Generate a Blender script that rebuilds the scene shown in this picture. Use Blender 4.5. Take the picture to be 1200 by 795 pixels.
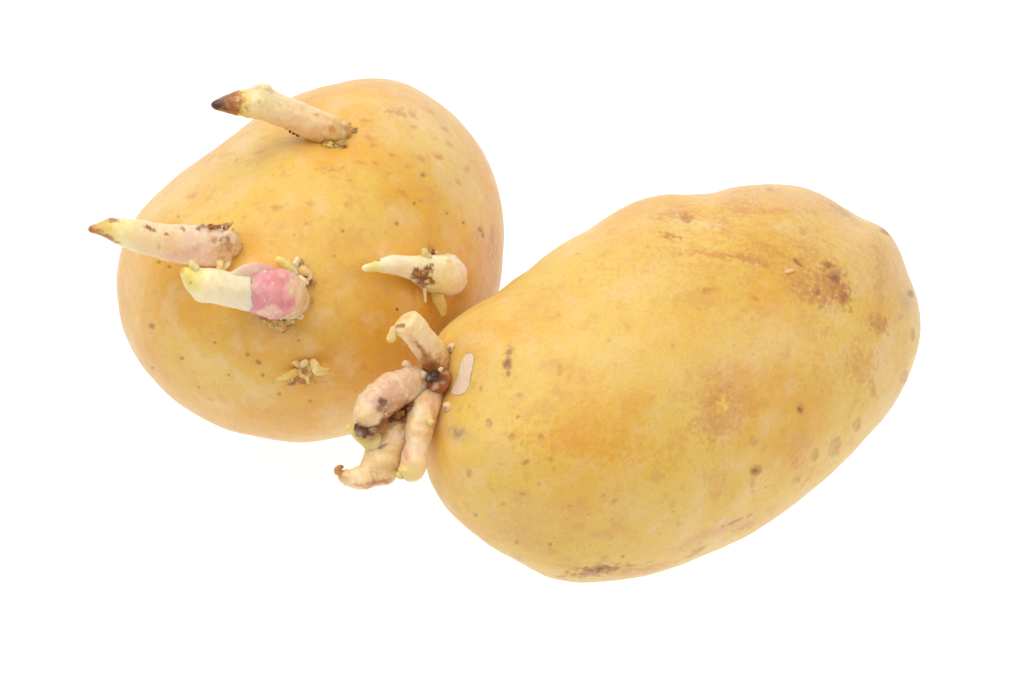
import bpy, math, random
import numpy as np
from mathutils import Vector, noise as mnoise
from mathutils.bvhtree import BVHTree

random.seed(7)
rng = np.random.default_rng(7)
scene = bpy.context.scene
C = scene.collection
for o in list(bpy.data.objects):
    bpy.data.objects.remove(o)

# ------------------------------------------------------------------ camera, light, exposure
PITCH = math.radians(38.0)          # camera looks down at the table
DIST = 0.90                         # metres from the lens to the reference plane
K = 0.00018                         # metres per photograph pixel on that plane
H0 = 0.02765                        # height of the picture's centre above the table
RX = np.array([1.0, 0.0, 0.0])
UP = np.array([0.0, math.sin(PITCH), math.cos(PITCH)])
TO = np.array([0.0, -math.cos(PITCH), math.sin(PITCH)])     # towards the camera
ORG = np.array([0.0, 0.0, H0])

cam_d = bpy.data.cameras.new("camera")
cam = bpy.data.objects.new("camera", cam_d)
C.objects.link(cam)
cam.location = Vector(ORG + TO * DIST)
cam.rotation_euler = (math.pi / 2 - PITCH, 0, 0)
cam_d.sensor_width = 36.0
cam_d.lens = 36.0 * DIST / (1200 * K)
cam_d.clip_start = 0.01
cam_d.clip_end = 50
scene.camera = cam

world = bpy.data.worlds.new("World")
scene.world = world
world.use_nodes = True
world.node_tree.nodes["Background"].inputs["Color"].default_value = (1.0, 0.985, 0.96, 1)
world.node_tree.nodes["Background"].inputs["Strength"].default_value = 0.08


def softbox(name, loc, target, size, power, col=(1, 1, 1)):
    d = bpy.data.lights.new(name, 'AREA')
    d.shape = 'RECTANGLE'
    d.size, d.size_y = size
    d.energy = power
    d.color = col
    o = bpy.data.objects.new(name, d)
    C.objects.link(o)
    o.location = loc
    o.rotation_euler = (Vector(target) - Vector(loc)).to_track_quat('-Z', 'Y').to_euler()
    return o


softbox("softbox", (-0.20, 0.0, 1.05), (0, 0, 0.03), (1.2, 1.0), 10.7, (1.0, 0.985, 0.965))
softbox("front_softbox", (0.15, -0.95, 0.80), (0, 0, 0.03), (0.9, 0.6), 2.0, (1.0, 0.98, 0.955))
softbox("side_softbox", (-0.95, -0.25, 0.62), (0, 0, 0.03), (0.5, 0.7), 2.6, (1.0, 0.985, 0.965))
softbox("side_softbox", (0.95, -0.25, 0.62), (0, 0, 0.03), (0.5, 0.7), 3.4, (1.0, 0.985, 0.965))

scene.view_settings.view_transform = 'Standard'
scene.view_settings.look = 'None'
scene.view_settings.exposure = 0.0
scene.view_settings.gamma = 1.0
scene.view_settings.use_curve_mapping = False


# ------------------------------------------------------------------ helpers
def lin(r, g, b):
    c = np.array([r, g, b], float) / 255.0
    return np.where(c <= 0.04045, c / 12.92, ((c + 0.055) / 1.055) ** 2.4)


def place(px, py, n):
    """World point seen at photograph pixel (px, py), n metres nearer than the reference plane."""
    px = np.asarray(px, float); py = np.asarray(py, float); n = np.asarray(n, float)
    s = (DIST - n) / DIST
    X = (px - 600.0) * K * s
    Y = (397.5 - py) * K * s
    return ORG + X[..., None] * RX + Y[..., None] * UP + n[..., None] * TO


def unplace(P):
    q = P - ORG
    X = q @ RX; Y = q @ UP; n = q @ TO
    s = (DIST - n) / DIST
    return X / (K * s) + 600.0, 397.5 - Y / (K * s), n


def _hash(ix, iy, iz, seed):
    h = (ix * 374761393 + iy * 668265263 + iz * 2147483647 + seed * 974634541) & 0xFFFFFFFF
    h = ((h ^ (h >> 13)) * 1274126177) & 0xFFFFFFFF
    h = ((h ^ (h >> 16)) * 2246822519) & 0xFFFFFFFF
    return (h ^ (h >> 15)) & 255


_G = np.random.default_rng(3).normal(size=(256, 3))
_G /= np.linalg.norm(_G, axis=1)[:, None]


def vnoise(P, scale, seed=0):
    """gradient noise, about -1..1"""
    q = P * scale + 137.31
    i = np.floor(q).astype(np.int64)
    f = q - i
    w = f * f * f * (f * (f * 6 - 15) + 10)
    r = 0
    for dx in (0, 1):
        wx = w[:, 0] if dx else 1 - w[:, 0]
        for dy in (0, 1):
            wy = w[:, 1] if dy else 1 - w[:, 1]
            for dz in (0, 1):
                wz = w[:, 2] if dz else 1 - w[:, 2]
                g = _G[_hash(i[:, 0] + dx, i[:, 1] + dy, i[:, 2] + dz, seed)]
                r = r + wx * wy * wz * (g[:, 0] * (f[:, 0] - dx) + g[:, 1] * (f[:, 1] - dy) + g[:, 2] * (f[:, 2] - dz))
    return r * 1.75


_ROT = np.array([[0.80, -0.36, 0.48], [0.0, 0.80, 0.60], [-0.60, -0.48, 0.64]])


def fbm(P, scale, octaves=4, seed=0, gain=0.5):
    a, t, r = 1.0, 0.0, 0
    for k in range(octaves):
        r = r + a * vnoise(P, scale * 2.03 ** k, seed + 17 * k)
        P = P @ _ROT
        t += a
        a *= gain
    return r / t * 1.25


def sstep(a, b, x):
    t = np.clip((x - a) / (b - a), 0, 1)
    return t * t * (3 - 2 * t)


def catmull(pts, m):
    """pts (n, d) open curve -> m samples."""
    pts = np.asarray(pts, float)
    n = len(pts)
    P = np.vstack([2 * pts[0] - pts[1], pts, 2 * pts[-1] - pts[-2]])
    seg = np.linalg.norm(np.diff(pts[:, :2], axis=0), axis=1) + 1e-9
    cum = np.concatenate([[0], np.cumsum(seg)]); cum /= cum[-1]
    u = np.linspace(0, 1, m)
    k = np.clip(np.searchsorted(cum, u, side='right') - 1, 0, n - 2)
    t = ((u - cum[k]) / (cum[k + 1] - cum[k]))[:, None]
    p0, p1, p2, p3 = P[k], P[k + 1], P[k + 2], P[k + 3]
    return 0.5 * (2 * p1 + (p2 - p0) * t + (2 * p0 - 5 * p1 + 4 * p2 - p3) * t ** 2 + (3 * p1 - p0 - 3 * p2 + p3) * t ** 3)


def link_mesh(name, V, F, mat, parent=None, col=None, origin=None, kind=None, label=None):
    V = np.asarray(V, float)
    org = np.zeros(3) if origin is None else np.asarray(origin, float)
    me = bpy.data.meshes.new(name)
    me.from_pydata((V - org).tolist() if len(V) < 20000 else [], [], F if len(V) < 20000 else [])
    if len(V) >= 20000:
        F = np.asarray(F)
        me.vertices.add(len(V)); me.vertices.foreach_set("co", (V - org).ravel())
        me.loops.add(F.size); me.loops.foreach_set("vertex_index", F.ravel().astype(np.int32))
        me.polygons.add(len(F))
        me.polygons.foreach_set("loop_start", np.arange(0, F.size, 4, dtype=np.int32))
        me.update(calc_edges=True)
        me.validate()
    me.polygons.foreach_set("use_smooth", [True] * len(me.polygons))
    if col is not None:
        a = me.attributes.new("tint", 'FLOAT_COLOR', 'POINT')
        a.data.foreach_set("color", np.concatenate([col, np.ones((len(col), 1))], 1).ravel())
    me.materials.append(mat)
    me.update()
    o = bpy.data.objects.new(name, me)
    C.objects.link(o)
    if parent is not None:
        o.parent = parent
        pw = np.array(parent_world(parent))
        o.location = Vector(org - pw)
    else:
        o.location = Vector(org)
    if kind: o["kind"] = kind
    if label: o["label"] = label
    return o


def parent_world(o):
    v = Vector((0, 0, 0))
    while o is not None:
        v += o.location
        o = o.parent
    return v


# ------------------------------------------------------------------ materials
def nn(nt, t, **kw):
    n = nt.nodes.new(t)
    for k, v in kw.items():
        setattr(n, k, v)
    return n


def organic_material(name, rough, sss, sss_scale, grain, grain_amt, bump, bump_scale, radius, coat=0.0, streak=0.0):
    m = bpy.data.materials.new(name)
    m.use_nodes = True
    nt = m.node_tree
    bsdf = nt.nodes["Principled BSDF"]
    tc = nn(nt, "ShaderNodeTexCoord")
    mp = nn(nt, "ShaderNodeMapping")
    mp.inputs["Scale"].default_value = (1000, 1000, 1000)          # millimetres
    nt.links.new(tc.outputs["Object"], mp.inputs["Vector"])
    at = nn(nt, "ShaderNodeAttribute", attribute_name="tint")
    n1 = nn(nt, "ShaderNodeTexNoise"); n1.inputs["Scale"].default_value = grain
    n1.inputs["Detail"].default_value = 6; n1.inputs["Roughness"].default_value = 0.65
    nt.links.new(mp.outputs[0], n1.inputs["Vector"])
    r1 = nn(nt, "ShaderNodeMapRange")
    r1.inputs["From Min"].default_value = 0.3; r1.inputs["From Max"].default_value = 0.7
    r1.inputs["To Min"].default_value = 1 - grain_amt; r1.inputs["To Max"].default_value = 1 + grain_amt * 0.8
    nt.links.new(n1.outputs["Fac"], r1.inputs["Value"])
    mul = nn(nt, "ShaderNodeVectorMath", operation='MULTIPLY')
    cmb = nn(nt, "ShaderNodeCombineXYZ")
    # pigment varies more in blue than in red, so the grain is warm and not grey
    pr = nn(nt, "ShaderNodeMath", operation='POWER'); pr.inputs[1].default_value = 0.45
    pb = nn(nt, "ShaderNodeMath", operation='POWER'); pb.inputs[1].default_value = 1.9
    nt.links.new(r1.outputs[0], pr.inputs[0]); nt.links.new(r1.outputs[0], pb.inputs[0])
    nt.links.new(pr.outputs[0], cmb.inputs[0]); nt.links.new(r1.outputs[0], cmb.inputs[1]); nt.links.new(pb.outputs[0], cmb.inputs[2])
    nt.links.new(at.outputs["Color"], mul.inputs[0]); nt.links.new(cmb.outputs[0], mul.inputs[1])
    nt.links.new(mul.outputs[0], bsdf.inputs["Base Color"])
    # roughness breakup
    r2 = nn(nt, "ShaderNodeMapRange")
    r2.inputs["From Min"].default_value = 0.3; r2.inputs["From Max"].default_value = 0.7
    r2.inputs["To Min"].default_value = rough - 0.08; r2.inputs["To Max"].default_value = rough + 0.1
    n3 = nn(nt, "ShaderNodeTexNoise"); n3.inputs["Scale"].default_value = 0.25; n3.inputs["Detail"].default_value = 5
    nt.links.new(mp.outputs[0], n3.inputs["Vector"])
    nt.links.new(n3.outputs["Fac"], r2.inputs["Value"])
    nt.links.new(r2.outputs[0], bsdf.inputs["Roughness"])
    # fine relief
    n2 = nn(nt, "ShaderNodeTexNoise"); n2.inputs["Scale"].default_value = bump_scale
    n2.inputs["Detail"].default_value = 5; n2.inputs["Roughness"].default_value = 0.6
    nt.links.new(mp.outputs[0], n2.inputs["Vector"])
    b = nn(nt, "ShaderNodeBump"); b.inputs["Strength"].default_value = bump; b.inputs["Distance"].default_value = 0.0003
    nt.links.new(n2.outputs["Fac"], b.inputs["Height"])
    nt.links.new(b.outputs[0], bsdf.inputs["Normal"])
    bsdf.inputs["Subsurface Weight"].default_value = sss
    bsdf.inputs["Subsurface Radius"].default_value = radius
    bsdf.inputs["Subsurface Scale"].default_value = sss_scale
    bsdf.inputs["IOR"].default_value = 1.42
    bsdf.inputs["Specular IOR Level"].default_value = 0.5
    bsdf.inputs["Coat Weight"].default_value = coat
    bsdf.inputs["Coat Roughness"].default_value = 0.34
    return m


M_SKIN = organic_material("potato_skin", 0.42, 0.35, 0.0022, 1.7, 0.085, 0.25, 2.6, (1.0, 0.5, 0.15), 0.22)
_s = M_SKIN.node_tree.nodes["Principled BSDF"]          # dusty cork layer, pale at grazing angles
_s.inputs["Sheen Weight"].default_value = 0.14
_s.inputs["Sheen Roughness"].default_value = 0.45
_s.inputs["Sheen Tint"].default_value = (1.0, 0.82, 0.68, 1)
M_SPROUT = organic_material("sprout_flesh", 0.32, 0.7, 0.0034, 2.4, 0.06, 0.14, 3.0, (1.0, 0.6, 0.3), 0.35)
M_NUB = organic_material("sprout_nub", 0.45, 0.35, 0.0008, 3.0, 0.16, 0.35, 4.0, (1.0, 0.6, 0.3))
M_FLAKE = organic_material("dry_flake", 0.6, 0.1, 0.0005, 2.0, 0.05, 0.3, 3.0, (1.0, 0.7, 0.5))

# white table the potatoes lie on, with an added glow that washes out shadows
M_TABLE = bpy.data.materials.new("glowing_white_table")
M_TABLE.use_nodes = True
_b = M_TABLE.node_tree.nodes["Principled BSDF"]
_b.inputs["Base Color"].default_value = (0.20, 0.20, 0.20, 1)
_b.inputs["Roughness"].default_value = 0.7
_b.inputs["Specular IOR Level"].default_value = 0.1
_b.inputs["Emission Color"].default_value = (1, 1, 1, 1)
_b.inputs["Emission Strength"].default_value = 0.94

# ------------------------------------------------------------------ setting: a white sweep
ys = [(-1.6, 0.0), (-0.8, 0.0), (0.0, 0.0), (0.8, 0.0), (1.2, 0.0)]
for a in range(1, 13):
    t = math.radians(a * 7.5)
    ys.append((1.2 + 0.5 * math.sin(t), 0.5 - 0.5 * math.cos(t)))
ys.append((1.7, 1.6))
xs = np.linspace(-1.8, 1.8, 9)
V = [(x, y, z) for (y, z) in ys for x in xs]
F = [(r * 9 + c, r * 9 + c + 1, (r + 1) * 9 + c + 1, (r + 1) * 9 + c) for r in range(len(ys) - 1) for c in range(8)]
link_mesh("tabletop", V, F, M_TABLE, kind="structure")


# ------------------------------------------------------------------ potatoes
def cube_sphere(N):
    g = np.tan(np.linspace(-1, 1, N + 1) * math.pi / 4)
    A, B = np.meshgrid(g, g, indexing='ij')
    one = np.ones_like(A)
    faces = [(one, A, B), (-one, B, A), (B, one, A), (A, -one, B), (A, B, one), (B, A, -one)]
    Vs, Fs, off = [], [], 0
    idx = np.arange((N + 1) ** 2).reshape(N + 1, N + 1)
    for f in faces:
        v = np.stack(f, -1).reshape(-1, 3)
        Vs.append(v)
        q = np.stack([idx[:-1, :-1], idx[1:, :-1], idx[1:, 1:], idx[:-1, 1:]], -1).reshape(-1, 4)
        Fs.append(q + off); off += len(v)
    V = np.vstack(Vs); F = np.vstack(Fs)
    V /= np.linalg.norm(V, axis=1)[:, None]
    key = np.round(V * 1e6).astype(np.int64)
    _, first, inv = np.unique(key, axis=0, return_index=True, return_inverse=True)
    return V[first], inv.reshape(-1)[F]


SPH_V, SPH_F = cube_sphere(210)


def outline_fn(pts, c):
    pts = np.asarray(pts, float)
    a = np.arctan2(-(pts[:, 1] - c[1]), pts[:, 0] - c[0])
    r = np.hypot(pts[:, 0] - c[0], pts[:, 1] - c[1])
    o = np.argsort(a)
    a, r = a[o], r[o]
    A = np.concatenate([a - 2 * math.pi, a, a + 2 * math.pi]); R = np.tile(r, 3)
    tt = np.linspace(-math.pi, math.pi, 1441)
    rr = np.interp(tt, A, R)
    ker = np.exp(-0.5 * (np.arange(-14, 15) / 5.5) ** 2); ker /= ker.sum()
    ext = np.concatenate([rr[:-1][-14:], rr[:-1], rr[:-1][:15]])
    sm = np.convolve(ext, ker, 'valid')
    sm = sm[:1441]
    return tt, sm


def make_tuber(name, pts, c, depth_front, depth_back, axis_deg, lean, n_off, lumps, paint, seed, root_name, label):
    tt, rr = outline_fn(pts, c)
    x, y, z = SPH_V.T
    th = np.arctan2(y, x)
    s = np.hypot(x, y)
    R = np.interp(th, tt, rr)
    # ellipse through the outline: the shape near the middle, so the front has no creases
    cos2 = np.cos(2 * tt[:-1]); sin2 = np.sin(2 * tt[:-1]); q = 1 / rr[:-1] ** 2
    a0, a2, b2 = q.mean(), 2 * (q * cos2).mean(), 2 * (q * sin2).mean()
    E = 1 / np.sqrt(a0 + a2 * np.cos(2 * th) + b2 * np.sin(2 * th))
    w = sstep(0.25, 1.0, s)
    Re = E * (1 - w) + R * w
    dx, dy = s * Re * np.cos(th), s * Re * np.sin(th)             # px, y up
    dep = np.where(z > 0, depth_front, depth_back) * np.sign(z) * np.abs(z) ** 1.0
    al = math.radians(axis_deg)
    along = dx * math.cos(al) + dy * math.sin(al)
    nrm = n_off + (dep - lean * along * math.sin(al) / math.tan(PITCH)) * K
    P = place(c[0] + dx, c[1] - dy, nrm)
    # normals of the smooth body for relief
    def normals(P):
        f = SPH_F
        e1 = P[f[:, 2]] - P[f[:, 0]]; e2 = P[f[:, 3]] - P[f[:, 1]]
        fn = np.cross(e1, e2)
        vn = np.zeros_like(P)
        for k in range(4):
            np.add.at(vn, f[:, k], fn)
        vn /= np.linalg.norm(vn, axis=1)[:, None] + 1e-12
        if (vn * (P - P.mean(0))).sum() < 0: vn = -vn
        return vn
    nv = normals(P)
    px, py, n = unplace(P)
    front = sstep(-0.15, 0.05, z)
    rim = 1 - 0.65 * sstep(0.75, 1.0, s)
    d = (0.00085 * fbm(P, 38, 2, seed) + 0.00022 * fbm(P, 140, 3, seed + 5)) * rim
    for (lx, ly, lr, amt) in lumps:
        d = d + front * amt * 0.001 * np.exp(-((px - lx) ** 2 + (py - ly) ** 2) / (lr * lr))
    col, relief = paint(px, py, P, front)
    d = d + relief * 0.001
    P = P + nv * d[:, None]
    zmin = P[:, 2].min()
    print(name, "lowest point", round(zmin * 1000, 2), "mm", "height", round((P[:, 2].max() - zmin) * 1000, 1))
    low = P[P[:, 2] < zmin + 0.0005].mean(0)
    root = bpy.data.objects.new(root_name, None)
    root.empty_display_size = 0.02
    C.objects.link(root)
    root.location = (low[0], low[1], zmin)
    root["label"] = label; root["category"] = "potato"; root["group"] = "sprouting potatoes"
    f = SPH_F if ((np.cross(P[SPH_F[:, 2]] - P[SPH_F[:, 0]], P[SPH_F[:, 3]] - P[SPH_F[:, 1]]) * nv[SPH_F[:, 0]]).sum() > 0) else SPH_F[:, ::-1]
    o = link_mesh("tuber", P, f, M_SKIN, root, col, origin=P.mean(0))
    bvh = BVHTree.FromPolygons(P.tolist(), SPH_F.tolist())
    return root, o, bvh, zmin


YEL = np.array([0.83, 0.555, 0.115])
GOLD = np.array([0.80, 0.405, 0.038])
TAN = np.array([0.73, 0.37, 0.110])
PALE = np.array([0.86, 0.60, 0.30])
ROSE = np.array([0.78, 0.455, 0.235])
BROWN = np.array([0.34, 0.115, 0.035])
DARK = np.array([0.13, 0.055, 0.03])
ORANGE = np.array([0.66, 0.27, 0.045])
GREY = np.array([0.42, 0.27, 0.15])
BUFF = np.array([0.58, 0.25, 0.085])


def mix(c, target, w):
    return c * (1 - w[:, None]) + np.asarray(target)[None, :] * w[:, None]


def mark_mask(px, py, P, mx, my, rx, ry, rot, hard, rough, seed):
    a = math.radians(rot)
    ca, sa = math.cos(a), math.sin(a)
    R = max(rx, ry) * 2.4
    sel = (np.abs(px - mx) < R) & (np.abs(py - my) < R)
    w = np.zeros(len(px)); dd = np.full(len(px), 9.0)
    if not sel.any(): return w, dd
    X, Y = px[sel] - mx, -(py[sel] - my)
    u, v = (X * ca + Y * sa) / rx, (-X * sa + Y * ca) / ry
    d = np.hypot(u, v)
    if rough: d = d + rough * fbm(P[sel], 900, 3, seed, 0.65)
    w[sel] = 1 - sstep(hard, 1.15, d)
    dd[sel] = d
    return w, dd


def apply_marks(col, relief, px, py, P, front, marks):
    for i, (mx, my, rx, ry, rot, colr, st, kind) in enumerate(marks):
        rough = {'spot': 0.4, 'smear': 1.3, 'scab': 1.1, 'soft': 0.6, 'ring': 0.3, 'hole': 0.4, 'dash': 0.7}[kind]
        hard = {'spot': 0.45, 'smear': 0.0, 'scab': 0.45, 'soft': -0.6, 'ring': 0.6, 'hole': 0.1, 'dash': 0.05}[kind]
        w, d = mark_mask(px, py, P, mx, my, rx, ry, rot, hard, rough, 100 + i)
        w = w * front
        if kind == 'scab':
            w = w * (0.7 + 0.3 * sstep(-0.25, 0.35, fbm(P, 1300, 3, 300 + i, 0.7)))
            relief -= 0.10 * w - 0.30 * w * fbm(P, 1100, 2, 400 + i)
        if kind == 'spot': relief -= 0.12 * st * w
        if kind == 'ring':
            ring = np.exp(-((d - 0.85) / 0.22) ** 2) * front
            relief += 0.10 * ring - 0.16 * np.exp(-(d / 0.55) ** 2) * front
            col[:] = mix(col, colr * [0.8, 0.62, 0.62], 0.4 * ring * (0.4 + 0.5 * sstep(-0.3, 0.3, fbm(P, 500, 2, 77))))
        if kind == 'hole': relief -= 0.9 * np.exp(-(d / 0.8) ** 2) * front
        if kind == 'ring': w = w * 0.55
        if kind == 'smear': st = min(1.0, st * 1.2)
        col[:] = mix(col, colr, np.clip(w * st, 0, 1))


def common_skin(P, px, py, seed, gold_bias):
    a = fbm(P, 45, 4, seed)
    b = fbm(P, 120, 4, seed + 31, 0.6)
    c = fbm(P, 420, 3, seed + 57, 0.6)
    col = np.tile(YEL, (len(P), 1))
    col = mix(col, GOLD, sstep(-0.35, 0.6, a + gold_bias) * 0.8)
    col = mix(col, PALE, sstep(-0.05, 0.6, b) * 0.5)
    col = mix(col, TAN, sstep(0.08, 0.7, -b + 0.5 * c) * 0.45)
    col = mix(col, BUFF, sstep(0.2, 0.6, c) * 0.15)
    relief = 0.025 * c + 0.02 * fbm(P, 1200, 2, seed + 80)
    return col, relief


def scatter_pores(col, relief, P, seed, count, size, colr, st):
    """small lenticels strewn over the whole skin, back and underside too"""
    r = np.random.default_rng(seed)
    order = np.argsort(P[:, 0]); xs_ = P[order, 0]
    for k in r.integers(0, len(P), count):
        rad = size * r.uniform(0.5, 1.3)
        i0, i1 = np.searchsorted(xs_, [P[k, 0] - 2.2 * rad, P[k, 0] + 2.2 * rad])
        ii = order[i0:i1]
        d = np.sqrt((((P[ii] - P[k]) * r.uniform(0.55, 1.6, 3)) ** 2).sum(1)) / rad
        w = (1 - sstep(0.3, 1.1, d)) * st * r.uniform(0.4, 1)
        col[ii] = mix(col[ii], colr, w)
        relief[ii] -= 0.07 * w


def paint_left(px, py, P, front):
    col, relief = common_skin(P, px, py, 11, 0.38)
    D = 'spot'
    marks = []
    # broad tones of this skin, with rim light and lower shade painted in
    marks += [(500, 150, 95, 70, -35, PALE, 0.55, 'soft'), (545, 230, 45, 90, -10, PALE * [.97, .9, .85], 0.5, 'soft'),
              (215, 215, 70, 45, 40, PALE, 0.5, 'soft'), (170, 330, 30, 80, 0, PALE, 0.35, 'soft'),
              (230, 470, 90, 30, -25, PALE, 0.35, 'soft'), (345, 490, 90, 26, 0, TAN, 0.35, 'soft'),
              (360, 230, 90, 40, 10, YEL * [1.03, 1, .8], 0.5, 'soft'), (570, 290, 16, 60, 0, ROSE, 0.5, 'soft')]
    for (x, y, rx, ry, rot) in [(428, 141, 8, 2.5, -8), (468, 133, 17, 5, -10), (434, 161, 8, 3, -20), (438, 170, 5, 3, 0),
                                (421, 190, 8, 2.6, -10), (440, 192, 5, 2.4, -15), (459, 183, 5, 2.5, 0), (477, 196, 6, 3.2, -15),
                                (492, 188, 6, 3, -30), (511, 185, 7, 3.5, -25), (526, 170, 8, 4, -25), (522, 152, 6, 3, -20),
                                (503, 131, 8, 3, -20), (471, 227, 9, 3.4, -25), (547, 198, 5, 4, -30), (391, 199, 15, 3, 3),
                                (364, 238, 6, 3.5, 20), (407, 239, 4, 2.5, 0), (263, 182, 9, 3, 22), (303, 180, 9, 3, 15),
                                (226, 229, 9, 3.2, 28), (324, 244, 8, 4, 0), (492, 236, 4, 2, -30), (455, 205, 4, 2, 0),
                                (410, 212, 4, 2, 0), (483, 150, 5, 2, -15), (537, 215, 5, 3, -40), (360, 262, 4, 2, 0)]:
        marks.append((x, y, rx * 1.2, ry * 1.3, rot, np.array([0.64, 0.285, 0.07]), 0.72, 'smear' if rx > 11 else 'dash'))
    for (x, y, r) in [(494, 207, 3.4), (485, 239, 3), (466, 262, 3.2), (523, 251, 2.2), (402, 270, 2.6), (179.5, 382, 4.6),
                      (252, 402, 2.4), (290, 416, 3.4), (303, 425, 4.4), (213, 420, 3), (308, 440, 3.2), (364, 471, 2.6),
                      (350, 400, 2.4), (179, 431, 2.6), (327, 462, 3), (187, 308, 3), (199, 313, 3.2), (210, 255, 1.8),
                      (561, 270, 4), (564, 276, 3), (540, 262, 2), (345, 275, 1.8), (392, 300, 1.6), (268, 440, 2), (232, 455, 2)]:
        marks.append((x, y, r, r * 0.8, -40, BROWN * 1.15, 0.72, D))
    marks += [(576, 285, 5, 26, 0, BUFF, 0.6, 'smear'), (561, 272, 5, 9, 30, BROWN * 1.3, 0.5, 'smear'),
              (540, 330, 10, 14, 20, BUFF, 0.4, 'smear'), (536, 350, 8, 6, 0, BROWN * 1.4, 0.4, 'smear'),
              (352, 446, 26, 6, 0, BROWN * 1.2, 0.7, 'smear'), (342, 451, 6, 2.4, 5, DARK * 1.5, 0.7, D),
              (395, 166, 20, 6, 5, ORANGE * .8, 0.6, 'smear'), (360, 318, 7, 9, 0, BROWN * 1.4, 0.5, 'smear'),
              (505, 290, 8, 5, -40, BUFF, 0.6, 'smear'), (355, 422, 40, 10, 0, ORANGE, 0.3, 'soft')]
    apply_marks(col, relief, px, py, P, front, marks)
    scatter_pores(col, relief, P, 21, 80, 0.0005, BUFF, 0.6)
    scatter_pores(col, relief, P, 22, 300, 0.00022, BUFF * .8, 0.5)
    return col, relief


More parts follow.
